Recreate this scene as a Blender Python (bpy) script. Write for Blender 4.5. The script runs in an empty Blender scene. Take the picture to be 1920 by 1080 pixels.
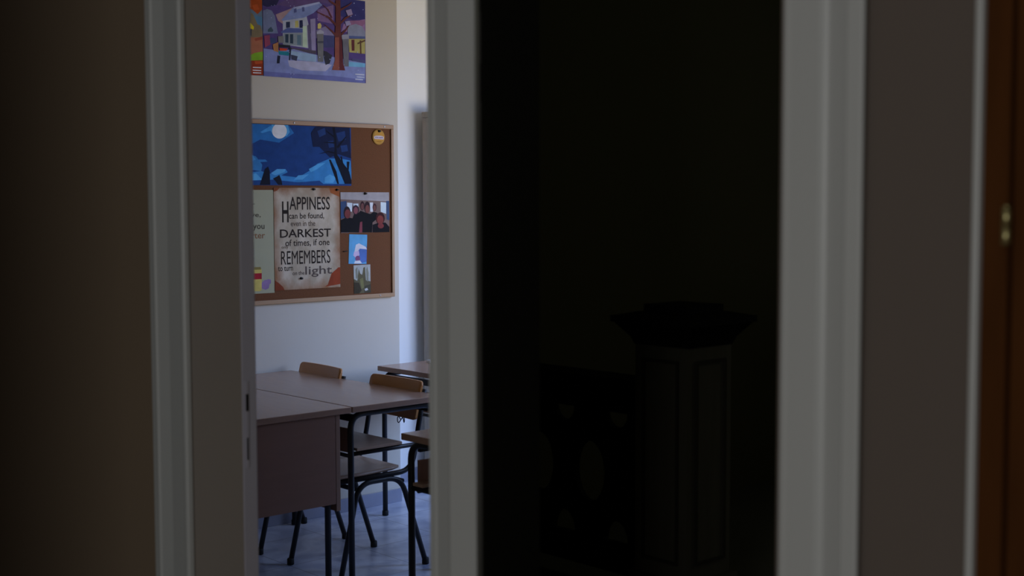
import bpy, bmesh, math, random
from mathutils import Vector, Matrix
PI = math.pi
scene = bpy.context.scene
C = scene.collection

# ------------------------------------------------------------------ camera
TH, PITCH, ROLL, FPX, CAMH = math.radians(42.6), math.atan(165/2500), math.radians(-0.15), 2500.0, 1.55
fwd = Vector((math.sin(TH)*math.cos(PITCH), math.cos(TH)*math.cos(PITCH), -math.sin(PITCH)))
rgt = Vector((math.cos(TH), -math.sin(TH), 0)); upv = rgt.cross(fwd)
r2 = rgt*math.cos(ROLL) + upv*math.sin(ROLL); u2 = -rgt*math.sin(ROLL) + upv*math.cos(ROLL)
cd = bpy.data.cameras.new('camera'); cam = bpy.data.objects.new('camera', cd); C.objects.link(cam)
M = Matrix((r2, u2, -fwd)).transposed().to_4x4(); M.translation = Vector((0, 0, CAMH)); cam.matrix_world = M
cd.sensor_width = 36.0; cd.lens = FPX/1920*36.0; cd.clip_start = 0.02
cd.dof.use_dof = True; cd.dof.focus_distance = 6.2; cd.dof.aperture_fstop = 4.0
scene.camera = cam

# ------------------------------------------------------------------ world, exposure
w = bpy.data.worlds.new('world'); scene.world = w; w.use_nodes = True
w.node_tree.nodes['Background'].inputs[0].default_value = (0.55, 0.65, 0.9, 1)
w.node_tree.nodes['Background'].inputs[1].default_value = 0.15
vs = scene.view_settings
vs.view_transform = 'Standard'; vs.look = 'None'; vs.gamma = 1; vs.use_curve_mapping = False; vs.exposure = 0.0
scene.display_settings.display_device = 'sRGB'
scene.cycles.use_denoising = True
scene.cycles.max_bounces = 10; scene.cycles.diffuse_bounces = 6
scene.cycles.sample_clamp_indirect = 3.0

# ------------------------------------------------------------------ lights: daylight at the windows, plus an added stairwell fill
def area(name, loc, direction, sx, sy, power, color, spread=180):
    l = bpy.data.lights.new(name, 'AREA'); l.shape = 'RECTANGLE'; l.size = sx; l.size_y = sy
    l.energy = power; l.color = color; l.spread = math.radians(spread)
    o = bpy.data.objects.new(name, l); C.objects.link(o); o.location = loc
    o.rotation_euler = Vector(direction).to_track_quat('-Z', 'Y').to_euler()
    return o
SKY, YARD = (0.34, 0.52, 1.0), (1.0, 0.86, 0.62)
area('sky_light_side', (6.14, 3.95, 1.75), (-.62, .30, -.75), 1.3, 1.2, 9, SKY, 120)
area('yard_light_side', (6.14, 3.95, 1.35), (-.70, .30, .50), 1.3, 0.8, 2, YARD, 140)
area('sky_light_right', (5.25, 3.24, 1.70), (-.25, .82, -.58), 1.1, 1.2, 22, SKY, 110)
area('yard_light_right', (5.25, 3.24, 1.35), (-.22, .85, .42), 1.1, 0.8, 8.5, YARD, 105)
area('stairwell_fill_light', (4.30, 1.2, 2.3), (-1.6, 1.3, -1.2), 0.6, 0.6, 1.1, (1.0, 1.0, 0.7))  # added fill that lifts the hall slightly out of black
area('corridor_window_light', (-2.25, -0.40, 1.7), (3.65, 1.7, -0.3), 1.2, 1.5, 22.5, (1.0, 1.0, 0.98))

# ------------------------------------------------------------------ materials
def lin(c):
    c = c/255.0
    return c/12.92 if c <= 0.04045 else ((c+0.055)/1.055)**2.4
def nt(m):
    m.use_nodes = True; return m.node_tree, m.node_tree.nodes['Principled BSDF']
def mat(name, col, rough=0.6, metal=0.0, noise=0.0, nscale=8.0, bump=0.0, stretch=(1, 1, 1), spec=0.5):
    m = bpy.data.materials.new(name); t, b = nt(m); N = t.nodes.new; L = t.links.new
    b.inputs['Base Color'].default_value = (*col, 1); b.inputs['Roughness'].default_value = rough
    b.inputs['Metallic'].default_value = metal; b.inputs['Specular IOR Level'].default_value = spec
    if noise or bump:
        tc = N('ShaderNodeTexCoord'); mp = N('ShaderNodeMapping'); mp.inputs['Scale'].default_value = stretch
        nz = N('ShaderNodeTexNoise'); nz.inputs['Scale'].default_value = nscale; nz.inputs['Detail'].default_value = 5
        L(tc.outputs['Object'], mp.inputs[0]); L(mp.outputs[0], nz.inputs['Vector'])
        if noise:
            mx = N('ShaderNodeMix'); mx.data_type = 'RGBA'
            mx.inputs[6].default_value = (*[max(0, c*(1-noise)) for c in col], 1)
            mx.inputs[7].default_value = (*[min(1, c*(1+noise)) for c in col], 1)
            L(nz.outputs[0], mx.inputs[0]); L(mx.outputs[2], b.inputs['Base Color'])
        if bump:
            bp = N('ShaderNodeBump'); bp.inputs['Strength'].default_value = bump; bp.inputs['Distance'].default_value = 0.01
            L(nz.outputs[0], bp.inputs['Height']); L(bp.outputs[0], b.inputs['Normal'])
    return m
def tile_mat(name, c1, c2, grout, size, rough):
    m = bpy.data.materials.new(name); t, b = nt(m); N = t.nodes.new; L = t.links.new
    tc = N('ShaderNodeTexCoord'); mp = N('ShaderNodeMapping'); mp.inputs['Location'].default_value = (0.12, 0.05, 0)
    nz = N('ShaderNodeTexNoise'); nz.inputs['Scale'].default_value = 4.5; nz.inputs['Detail'].default_value = 8; nz.inputs['Distortion'].default_value = 1.6
    mx = N('ShaderNodeMix'); mx.data_type = 'RGBA'; mx.inputs[6].default_value = (*c1, 1); mx.inputs[7].default_value = (*c2, 1)
    cr = N('ShaderNodeValToRGB'); cr.color_ramp.elements[0].position = 0.35; cr.color_ramp.elements[1].position = 0.65
    br = N('ShaderNodeTexBrick'); br.offset = 0; br.inputs['Scale'].default_value = 1.0
    br.inputs['Brick Width'].default_value = size; br.inputs['Row Height'].default_value = size
    br.inputs['Mortar Size'].default_value = 0.0022; br.inputs['Mortar Smooth'].default_value = 0.3
    br.inputs['Mortar'].default_value = (*grout, 1)
    L(tc.outputs['Object'], mp.inputs[0]); L(mp.outputs[0], br.inputs['Vector']); L(tc.outputs['Object'], nz.inputs['Vector'])
    L(nz.outputs[0], cr.inputs[0]); L(cr.outputs[0], mx.inputs[0]); L(mx.outputs[2], br.inputs['Color1']); L(mx.outputs[2], br.inputs['Color2'])
    L(br.outputs['Color'], b.inputs['Base Color']); b.inputs['Roughness'].default_value = rough
    return m
m_alcove = mat('white_wall_paint', (0.86, 0.86, 0.83), 0.7, noise=0.02, nscale=3, bump=0.03)
m_wall = mat('cream_paint', (0.61, 0.56, 0.465), 0.75, noise=0.03, nscale=2.5, bump=0.04)
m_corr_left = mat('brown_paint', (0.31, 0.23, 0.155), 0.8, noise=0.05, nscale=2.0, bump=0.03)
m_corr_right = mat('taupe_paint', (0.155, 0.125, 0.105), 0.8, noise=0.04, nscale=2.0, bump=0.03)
m_white = mat('white_gloss_paint', (0.60, 0.62, 0.61), 0.4, noise=0.03, nscale=3, bump=0.03, stretch=(1, 1, 0.2))
m_reveal = mat('taupe_gloss_paint', (0.40, 0.36, 0.325), 0.45, noise=0.03, nscale=3)
m_rebate = mat('grey_paint_blue_lit', (0.52, 0.51, 0.60), 0.35, noise=0.05, nscale=9)  # bluish light from the classroom is mixed into this grey
m_ceil = mat('ceiling_white', (0.75, 0.74, 0.72), 0.8, noise=0.02, nscale=3)
m_hall = mat('unlit_hall_tone', (0.10, 0.095, 0.055), 0.9, noise=0.1, nscale=2, spec=0.2)  # low albedo: the hall's lack of light is put into the colour
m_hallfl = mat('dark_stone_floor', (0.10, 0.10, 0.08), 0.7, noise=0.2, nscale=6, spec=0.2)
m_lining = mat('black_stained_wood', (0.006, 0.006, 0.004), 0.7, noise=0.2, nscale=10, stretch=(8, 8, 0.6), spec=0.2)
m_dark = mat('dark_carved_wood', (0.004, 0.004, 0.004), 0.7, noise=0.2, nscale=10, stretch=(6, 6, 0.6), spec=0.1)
m_newel = mat('dark_newel_wood', (0.07, 0.065, 0.045), 0.7, noise=0.2, nscale=10, stretch=(6, 6, 0.6), spec=0.15)
m_mould = mat('dark_moulding_wood', (0.030, 0.027, 0.02), 0.7, noise=0.2, nscale=10, spec=0.15)
m_floor = tile_mat('marble_tile', (0.32, 0.36, 0.48), (0.60, 0.64, 0.74), (0.15, 0.16, 0.22), 0.40, 0.28)
m_corrfl = tile_mat('corridor_tile', (0.18, 0.12, 0.09), (0.26, 0.18, 0.13), (0.08, 0.06, 0.05), 0.30, 0.4)
m_skirt = mat('grey_marble_skirting', (0.29, 0.30, 0.37), 0.3, noise=0.25, nscale=6)
m_top = mat('beech_laminate', (0.43, 0.275, 0.20), 0.22, noise=0.10, nscale=6, stretch=(9, 0.9, 9))
m_edge = mat('beech_edge', (0.34, 0.21, 0.15), 0.45, noise=0.10, nscale=8, stretch=(9, 0.9, 9))
m_panel = mat('beech_panel', (0.30, 0.165, 0.115), 0.5, noise=0.12, nscale=4, stretch=(0.7, 1, 8))
m_ply = mat('varnished_plywood', (0.60, 0.27, 0.085), 0.30, noise=0.22, nscale=6, stretch=(6, 0.8, 3))
m_seat = mat('plywood_seat', (0.44, 0.30, 0.21), 0.35, noise=0.12, nscale=6, stretch=(1, 7, 1))
m_tube = mat('black_tube_steel', (0.012, 0.012, 0.014), 0.42, noise=0.05, nscale=12)
m_rubber = mat('black_rubber', (0.01, 0.01, 0.01), 0.7, noise=0.05, nscale=12)
m_cork = mat('cork', (0.168, 0.070, 0.031), 0.95, noise=0.32, nscale=220, bump=0.15, spec=0.2)
m_frame = mat('pine_frame', (0.38, 0.215, 0.095), 0.5, noise=0.08, nscale=9, stretch=(1, 5, 5))
m_door = mat('brown_varnished_wood', (0.085, 0.030, 0.008), 0.85, noise=0.45, nscale=5, stretch=(6, 6, 0.8), bump=0.02, spec=0.06)
m_brass = mat('brass', (0.62, 0.55, 0.26), 0.35, metal=0.9, noise=0.05, nscale=30)
m_iron = mat('dark_iron', (0.02, 0.02, 0.022), 0.5, metal=0.5, noise=0.05, nscale=20)
m_hole = mat('lock_hole', (0.002, 0.002, 0.003), 0.9, noise=0.05, nscale=20)
m_cupb = mat('beige_laminate', (0.30, 0.255, 0.205), 0.5, noise=0.04, nscale=5)
m_steel = mat('pin_steel', (0.35, 0.33, 0.30), 0.35, metal=0.8, noise=0.05, nscale=30)
m_block = mat('plain_white', (0.85, 0.85, 0.85), 0.6, noise=0.03, nscale=20)
_cc = {}
def ink(rgb):                                       # printed colours; rgb as seen at the wall's light level
    if rgb not in _cc:
        k = (0.44, 0.44, 0.49)
        _cc[rgb] = mat('print_%02x%02x%02x' % rgb, tuple(min(0.92, lin(rgb[i])/k[i]) for i in range(3)), 0.7, noise=0.30, nscale=24, spec=0.12)
    return _cc[rgb]

# ------------------------------------------------------------------ mesh builder
class MB:
    def __init__(s): s.bm = bmesh.new(); s.mats = []
    def mi(s, m):
        if m not in s.mats: s.mats.append(m)
        return s.mats.index(m)
    def poly(s, pts, m, smooth=False):
        try: f = s.bm.faces.new([s.bm.verts.new(p) for p in pts])
        except ValueError: return
        f.material_index = s.mi(m); f.smooth = smooth; return f
    def box(s, x0, x1, y0, y1, z0, z1, m, bevel=0.0):
        r = bmesh.ops.create_cube(s.bm, size=1.0, matrix=Matrix.Translation(((x0+x1)/2, (y0+y1)/2, (z0+z1)/2)) @ Matrix.Diagonal((x1-x0, y1-y0, z1-z0, 1)))
        fs = {f for v in r['verts'] for f in v.link_faces}
        i = s.mi(m)
        for f in fs: f.material_index = i
        if bevel:
            es = {e for v in r['verts'] for e in v.link_edges}
            b = bmesh.ops.bevel(s.bm, geom=list(es), offset=bevel, segments=2, affect='EDGES', profile=0.6)
            for f in b['faces']: f.material_index = i
        return s
    def prism(s, pts, axis, a, b, m, smooth=False):  # pts 2-D outline, extruded along axis (0,1,2) from a to b
        def P(p, q):
            v = list(p); v.insert(axis, q); return Vector(v)
        A = [s.bm.verts.new(P(p, a)) for p in pts]; B = [s.bm.verts.new(P(p, b)) for p in pts]
        i = s.mi(m); n = len(pts); fs = []
        fs.append(s.bm.faces.new(A)); fs.append(s.bm.faces.new(list(reversed(B))))
        for k in range(n):
            f = s.bm.faces.new([A[k], B[k], B[(k+1) % n], A[(k+1) % n]]); f.smooth = smooth; fs.append(f)
        for f in fs: f.material_index = i
        bmesh.ops.recalc_face_normals(s.bm, faces=fs)
        return s
    def tube(s, path, r, m, segs=12, fillet=0.0):
        P = [Vector(p) for p in path]
        if fillet:
            Q = [P[0]]
            for k in range(1, len(P)-1):
                a, b, c = P[k-1], P[k], P[k+1]; d = min(fillet, (a-b).length*0.48, (c-b).length*0.48)
                s0 = b+(a-b).normalized()*d; s1 = b+(c-b).normalized()*d
                for j in range(9):
                    t = j/8; Q.append(s0*(1-t)**2 + b*2*t*(1-t) + s1*t*t)
            Q.append(P[-1]); P = Q
        i = s.mi(m); rings = []; up = None
        for k, p in enumerate(P):
            t = (P[min(k+1, len(P)-1)]-P[max(k-1, 0)]).normalized()
            if up is None: up = t.orthogonal().normalized()
            up = (up - t*up.dot(t)).normalized(); sd = t.cross(up)
            rings.append([s.bm.verts.new(p+(up*math.cos(a)+sd*math.sin(a))*r) for a in [2*PI*j/segs for j in range(segs)]])
        for k in range(len(rings)-1):
            for j in range(segs):
                f = s.bm.faces.new([rings[k][j], rings[k][(j+1) % segs], rings[k+1][(j+1) % segs], rings[k+1][j]]); f.material_index = i; f.smooth = True
        for rg in (list(reversed(rings[0])), rings[-1]): f = s.bm.faces.new(rg); f.material_index = i
        return s
    def lathe(s, prof, m, loc=(0, 0, 0), rot=None, segs=24):
        R_ = rot or Matrix.Identity(3); loc = Vector(loc); i = s.mi(m)
        rings = [[s.bm.verts.new(loc + R_ @ Vector((r*math.cos(2*PI*j/segs), r*math.sin(2*PI*j/segs), z))) for j in range(segs)] for r, z in prof]
        for k in range(len(rings)-1):
            for j in range(segs):
                f = s.bm.faces.new([rings[k][j], rings[k][(j+1) % segs], rings[k+1][(j+1) % segs], rings[k+1][j]]); f.material_index = i; f.smooth = True
        for rg in (list(reversed(rings[0])), rings[-1]): f = s.bm.faces.new(rg); f.material_index = i
        return s
    def build(s, name, parent=None, label=None, cat=None, group=None, kind=None, loc=None):
        me = bpy.data.meshes.new(name); s.bm.normal_update(); s.bm.to_mesh(me); s.bm.free()
        for m in s.mats: me.materials.append(m)
        o = bpy.data.objects.new(name, me); C.objects.link(o)
        if parent: o.parent = parent
        if loc: o.location = loc
        for k, v in (('label', label), ('category', cat), ('group', group), ('kind', kind)):
            if v: o[k] = v
        return o
def empty(name, loc, label, cat, group=None, rz=0.0):
    o = bpy.data.objects.new(name, None); C.objects.link(o); o.location = loc; o.rotation_euler.z = rz
    o.empty_display_size = 0.1; o['label'] = label; o['category'] = cat
    if group: o['group'] = group
    return o
def struct(name, mb, parent=None): return mb.build(name, parent, kind=None if parent else 'structure')
def box(x0, x1, y0, y1, z0, z1, m, bevel=0.0): return MB().box(x0, x1, y0, y1, z0, z1, m, bevel)

# ------------------------------------------------------------------ room shell
HC = 3.0; XD, XB = 1.42, 1.55                        # door wall: corridor face, classroom face
struct('floor', box(XB, 6.5, -0.7, 5.9, -0.1, 0.0, m_floor))
struct('floor_corridor', box(-2.5, XB, -2.1, 5.1, -0.1, 0.0, m_corrfl))
struct('ceiling', box(-2.6, 6.6, -2.2, 5.95, HC, HC+0.1, m_ceil))
struct('wall_left', box(XD, XB, 2.60, 5.40, 0, HC, m_corr_left))
struct('wall_middle', box(XD, XB, 1.617, 1.746, 0, HC, m_white))
struct('wall_right', box(XD, XB, 0.7575, 1.034, 0, HC, m_corr_right))
struct('wall_header', box(XD, XB, 1.746, 2.60, 2.30, HC, m_corr_left).box(XD, XB, 1.034, 1.617, 2.30, HC, m_corr_right).box(XD, XB, -0.12, 0.767, 2.20, HC, m_corr_right))
struct('wall_near', box(XD, XB, -2.1, -0.12, 0, HC, m_corr_right))
# classroom
struct('wall_back', box(1.42, 4.18, 5.40, 5.95, 0, HC, m_wall))
struct('wall_alcove', box(4.18, 6.4, 5.77, 5.95, 0, HC, m_alcove))
mb = MB()                                            # window wall, with its opening
mb.box(6.2, 6.45, 3.17, 3.22, 0, HC, m_wall).box(6.2, 6.45, 4.70, 5.77, 0, HC, m_wall)
mb.box(6.2, 6.45, 3.22, 4.70, 0, 0.9, m_wall).box(6.2, 6.45, 3.22, 4.70, 2.45, HC, m_wall)
struct('wall_window_side', mb)
mb = MB()
for a, b, c, d in ((3.22, 3.29, 0.9, 2.45), (4.63, 4.70, 0.9, 2.45), (3.29, 4.63, 0.9, 0.97), (3.29, 4.63, 2.38, 2.45), (3.925, 3.995, 0.97, 2.38)): mb.box(6.3, 6.36, a, b, c, d, m_white)
struct('window_1', mb)
mb = MB(); mb.box(1.56, 4.18, 5.388, 5.40, 0, 0.068, m_skirt, 0.002)
struct('baseboard_back', mb)
struct('baseboard_alcove', box(4.18, 6.2, 5.758, 5.77, 0, 0.068, m_skirt, 0.002))
# slanting partition between classroom and dark hall, then the hall's long wall
d = Vector((0.650, 0.760)); n = Vector((-0.760, 0.650))
def slab(o0, o1, m, x0=1.50, x1=2.68):
    a = d*(x0/0.65); b = d*(x1/0.65)
    return MB().prism([tuple(a+n*o0), tuple(b+n*o0), tuple(b+n*o1), tuple(a+n*o1)], 2, 0, HC, m)
struct('wall_partition', slab(0.0, 0.024, m_wall))
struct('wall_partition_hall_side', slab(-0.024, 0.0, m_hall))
struct('wall_classroom_right', box(2.655, 4.70, 3.145, 3.17, 0, HC, m_wall).box(6.0, 6.45, 3.145, 3.17, 0, HC, m_wall).box(4.70, 6.0, 3.145, 3.17, 0, .9, m_wall).box(4.70, 6.0, 3.145, 3.17, 2.45, HC, m_wall))
mb = MB()
for a, b, c, e in ((4.70, 4.76, 0.9, 2.45), (5.94, 6.0, 0.9, 2.45), (4.76, 5.94, 0.9, 0.96), (4.76, 5.94, 2.39, 2.45), (5.32, 5.38, 0.96, 2.39)): mb.box(a, b, 3.13, 3.165, c, e, m_white)
struct('window_4', mb)
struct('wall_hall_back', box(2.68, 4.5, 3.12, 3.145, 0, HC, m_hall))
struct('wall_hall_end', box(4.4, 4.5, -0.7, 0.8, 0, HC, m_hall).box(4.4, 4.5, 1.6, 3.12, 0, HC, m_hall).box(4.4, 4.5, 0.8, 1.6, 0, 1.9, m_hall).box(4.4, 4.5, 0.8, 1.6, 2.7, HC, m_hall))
struct('stairwell_fill_window', box(4.43, 4.47, 0.8, 0.85, 1.9, 2.7, m_lining).box(4.43, 4.47, 1.55, 1.6, 1.9, 2.7, m_lining).box(4.43, 4.47, .85, 1.55, 1.9, 1.95, m_lining).box(4.43, 4.47, .85, 1.55, 2.65, 2.7, m_lining))  # invented high window, made only to go with the stairwell fill
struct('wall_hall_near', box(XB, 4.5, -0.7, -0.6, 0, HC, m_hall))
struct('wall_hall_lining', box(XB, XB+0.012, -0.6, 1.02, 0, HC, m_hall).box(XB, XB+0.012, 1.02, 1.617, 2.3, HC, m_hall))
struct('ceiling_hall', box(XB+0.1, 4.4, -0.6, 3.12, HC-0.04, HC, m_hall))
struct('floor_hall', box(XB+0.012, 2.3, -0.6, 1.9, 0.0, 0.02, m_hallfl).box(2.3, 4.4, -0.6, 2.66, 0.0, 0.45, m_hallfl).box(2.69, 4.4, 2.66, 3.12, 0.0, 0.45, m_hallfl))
# corridor enclosure
mb = MB(); mb.box(-2.5, -2.4, -2.1, -1.1, 0, HC, m_corr_left).box(-2.5, -2.4, 0.3, 5.1, 0, HC, m_corr_left).box(-2.5, -2.4, -1.1, 0.3, 0, 0.9, m_corr_left).box(-2.5, -2.4, -1.1, 0.3, 2.5, HC, m_corr_left)
struct('wall_corridor_back', mb)
struct('wall_corridor_far', box(-2.4, XD, 5.0, 5.1, 0, HC, m_corr_left))
struct('wall_shading_stub', box(-2.4, -0.12, 1.80, 1.95, 0, HC, m_corr_left))  # unseen wall added to shade the left end of the door wall
struct('wall_corridor_side', box(-2.4, XD, -2.1, -2.0, 0, HC, m_corr_right))
mb = MB()
for a, b, c, e in ((-1.1, -1.04, 0.9, 2.5), (0.24, 0.3, 0.9, 2.5), (-1.04, 0.24, 0.9, 0.96), (-1.04, 0.24, 2.44, 2.5), (-0.43, -0.37, 0.96, 2.44)): mb.box(-2.47, -2.43, a, b, c, e, m_white)
struct('window_2', mb)

# ------------------------------------------------------------------ door casings (moulded), linings, strike plate
def casing(name, inner, outer, z1=2.30):             # inner/outer: y of the edge at the opening / of the far edge
    W = abs(outer-inner); sg = 1 if outer > inner else -1
    prof = [(0, 0), (0, .009), (.003, .013), (.008, .0145), (.014, .0135), (W*.46, .0135), (W*.50, .009), (W*.53, .007), (W*.57, .008), (W*.79, .016), (W*.82, .020), (W*.97, .020), (W, .017), (W-.006, .012), (W-.008, 0)]
    return struct(name, MB().prism([(XD-dp, inner+sg*s) for s, dp in prof], 2, 0, z1, m_white))
casing('trim_1', 2.566, 2.707)
casing('trim_3', 1.024, 0.901)
# middle casing shared by both openings
struct('trim_2', MB().prism([(XD, 1.617), (1.398, 1.606), (1.3985, 1.612), (1.392, 1.666), (1.394, 1.670), (1.3955, 1.676), (1.402, 1.712), (1.400, 1.716), (1.403, 1.722), (XD, 1.742)], 2, 0, 2.3, m_white))
struct('trim_4', box(1.400, XD+.01, 0.7485, 0.7575, 0, 2.20, m_white, 0.003))
dj = struct('door_1', box(XD-0.001, XB-0.003, 2.570, 2.60, 0, 2.30, m_reveal).box(XD-0.001, XB, 1.746, 1.752, 0, 2.30, m_white))
rb = struct('rebate', box(XB-0.003, 1.584, 2.568, 2.612, 0, 2.30, m_rebate, 0.003), dj)
sp = MB().box(1.5535, 1.5625, 2.5655, 2.568, 0.955, 1.15, m_rebate, 0.001).build('strike_plate', dj)
MB().box(1.5545, 1.5605, 2.5645, 2.5656, 1.083, 1.121, m_hole).box(1.5560, 1.5590, 2.5645, 2.5656, 0.973, 1.023, m_hole).build('latch_hole', sp)
d2 = struct('door_2', box(XD-0.001, XB-0.005, 1.6115, 1.617, 0, 2.30, m_lining))
for z, hh in ((1.875, .025), (1.738, .030)):
    MB().tube([(XD-0.003, 1.6185, z-hh), (XD-0.003, 1.6185, z+hh)], 0.0032, m_iron).build('hinge', d2)
# brown door at the right end of the wall
d3 = struct('door_3', box(1.410, 1.445, -0.10, 0.7135, 0.01, 2.18, m_door, 0.003))
fr = struct('door_frame', box(1.408, 1.445, 0.7175, 0.7485, 0, 2.2, m_door, 0.002).box(1.4, 1.445, -0.12, -0.102, 0, 2.2, m_door).box(1.408, 1.445, -0.102, 0.7175, 2.182, 2.2, m_door), d3)
mb = MB()
mb.tube([(1.402, 0.7165, 1.499), (1.402, 0.7165, 1.5185)], 0.0050, m_brass, 16); mb.tube([(1.402, 0.7165, 1.5195), (1.402, 0.7165, 1.539)], 0.0050, m_brass, 16)
mb.lathe([(0.0015, 0), (0.004, 0.001), (0.0035, 0.003), (0.001, 0.004)], m_brass, (1.402, 0.7165, 1.539))
mb.box(1.4055, 1.4085, 0.719, 0.721, 1.50, 1.538, m_brass)
o = mb.build('hinge', d3); o['label'] = 'small brass barrel hinge'

# ------------------------------------------------------------------ hall: newel post and pierced balustrade
nw = empty('newel_post', (2.74, 2.303, 0.45), 'dark square newel post with a wide moulded cap in the unlit stairwell', 'newel post')
def sq(mb, h, z0, z1, m, h2=None):                   # square frustum centred on the post
    h2 = h2 or h
    a = [(-h, -h, z0), (h, -h, z0), (h, h, z0), (-h, h, z0)]; b = [(-h2, -h2, z1), (h2, -h2, z1), (h2, h2, z1), (-h2, h2, z1)]
    A = [mb.bm.verts.new(p) for p in a]; B = [mb.bm.verts.new(p) for p in b]; i = mb.mi(m)
    fs = [mb.bm.faces.new(list(reversed(A))), mb.bm.faces.new(B)] + [mb.bm.faces.new([A[k], A[(k+1) % 4], B[(k+1) % 4], B[k]]) for k in range(4)]
    for f in fs: f.material_index = i
mb = MB(); sq(mb, .09, 0, .715, m_newel); sq(mb, .105, 0.0, .10, m_newel)
mb.build('post', nw)
mb = MB()                                            # raised panel mouldings on the two seen faces
for s in (-1,):
    for y0, y1, z0, z1 in ((-.062, -.054, .14, .68), (.054, .062, .14, .68), (-.054, .054, .14, .148), (-.054, .054, .672, .68)):
        mb.box(-.096, -.0895, y0, y1, z0, z1, m_mould); mb.box(y0, y1, -.096, -.0895, z0, z1, m_mould)
mb.build('panel_moulding', nw)
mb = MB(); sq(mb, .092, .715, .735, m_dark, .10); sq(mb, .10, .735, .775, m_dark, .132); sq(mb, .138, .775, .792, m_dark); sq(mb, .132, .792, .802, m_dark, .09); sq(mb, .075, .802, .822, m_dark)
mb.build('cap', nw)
bl = empty('stair_balustrade', (2.74, 2.75, 0.45), 'dark pierced balustrade with a broad handrail running left of the newel post', 'balustrade')
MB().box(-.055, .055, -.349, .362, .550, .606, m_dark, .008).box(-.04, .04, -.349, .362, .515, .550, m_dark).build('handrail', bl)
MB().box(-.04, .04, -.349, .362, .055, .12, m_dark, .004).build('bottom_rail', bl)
# pierced slab between the rails: oval openings with half-round ones between them
cu = bpy.data.curves.new('pierced_panel', 'CURVE'); cu.dimensions = '2D'; cu.fill_mode = 'BOTH'; cu.extrude = .009
def ring(pts):
    sp_ = cu.splines.new('POLY'); sp_.points.add(len(pts)-1); sp_.use_cyclic_u = True
    for p_, q_ in zip(sp_.points, pts): p_.co = (q_[0], q_[1], 0, 1)
ring([(-.349, .12), (.362, .12), (.362, .515), (-.349, .515)])
for yc in (-.108, .100, .300): ring([(yc+.058*math.cos(a), .322+.088*math.sin(a)) for a in [2*PI*k/28 for k in range(28)]])
for yc in (-.212, -.004, .200):
    ring([(yc+.042*math.cos(a), .503-.045*math.sin(a)) for a in [PI*k/12 for k in range(13)]])
    ring([(yc+.046*math.cos(a), .132+.062*math.sin(a)) for a in [PI*k/12 for k in range(13)]])
tmp = bpy.data.objects.new('pierced_panel', cu); C.objects.link(tmp)
me = bpy.data.meshes.new_from_object(tmp.evaluated_get(bpy.context.evaluated_depsgraph_get()))
bpy.data.objects.remove(tmp); bpy.data.curves.remove(cu)
me.transform(Matrix(((0, 0, 1, 0), (1, 0, 0, 0), (0, 1, 0, 0), (0, 0, 0, 1)))); me.materials.clear(); me.materials.append(m_dark)
pp = bpy.data.objects.new('pierced_panel', me); C.objects.link(pp); pp.parent = bl

# ------------------------------------------------------------------ desks
def desk(name, loc, rz, label, kind, W=0.46, Lg=1.135, tray=.262):
    t = empty(name, loc, label, 'desk', 'pupils desks in the classroom', rz)
    MB().box(0, W, 0, Lg, .716, .74, m_top, .003).build('tabletop', t)
    xa, xb = (.014, W-.016) if kind == 'open' else (.012, W-.094)
    for y in (.034, Lg-.036):
        mb = MB(); mb.tube([(xa, y, 0.012), (xa, y, .7035), (xb, y, .7035), (xb, y, 0.012)], .0125, m_tube, 14, .065)
        if kind == 'open': mb.tube([(xa, y, .545), (xb, y, .545)], .009, m_tube, 10)
        lf = mb.build('leg_frame', t)
        for x in (xa, xb): MB().lathe([(.012, 0), (.0155, .002), (.0155, .022), (.013, .026)], m_rubber, (x, y, 0)).build('foot_cap', lf)
    MB().box(.03, .045, .05, Lg-.05, .672, .7, m_tube).box(W-.045, W-.03, .05, Lg-.05, .672, .7, m_tube).build('side_rail', t)
    if kind == 'open':
        MB().box(.036, tray, .022, Lg-.022, .556, .568, m_seat, .002).build('book_tray', t)
        MB().box(.028, .036, .05, Lg-.05, .545, .642, m_panel, .001).build('tray_lip', t)
        MB().tube([(.03, .05, .532), (.03, Lg-.05, .532)], .008, m_tube, 10).build('tray_rail', t)
    else:
        MB().box(.006, .388, .008, .0205, .365, .716, m_panel, .001).build('end_panel', t)
        MB().box(.390, .410, .008, Lg-.03, .335, .716, m_edge, .0015).build('side_panel', t)
    return t
desk('school_desk', (3.055, 4.250, 0), 0, 'wood-topped desk in the middle with two chairs pushed in and rounded black tube frame', 'open')
desk('school_desk', (2.590, 4.250, 0), 0, 'wood-topped desk at the left with brown panel hanging below its top', 'panel')
desk('school_desk', (3.915, 4.100, 0), 0, 'wood-topped desk farthest back, behind the right chair backrest beside the bright alcove', 'open')
desk('school_desk', (2.832, 3.654, 0), -PI/2, 'wood-topped desk corner nearest the door, cut off by the middle door casing', 'open', .455, 1.135, .09)

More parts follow.
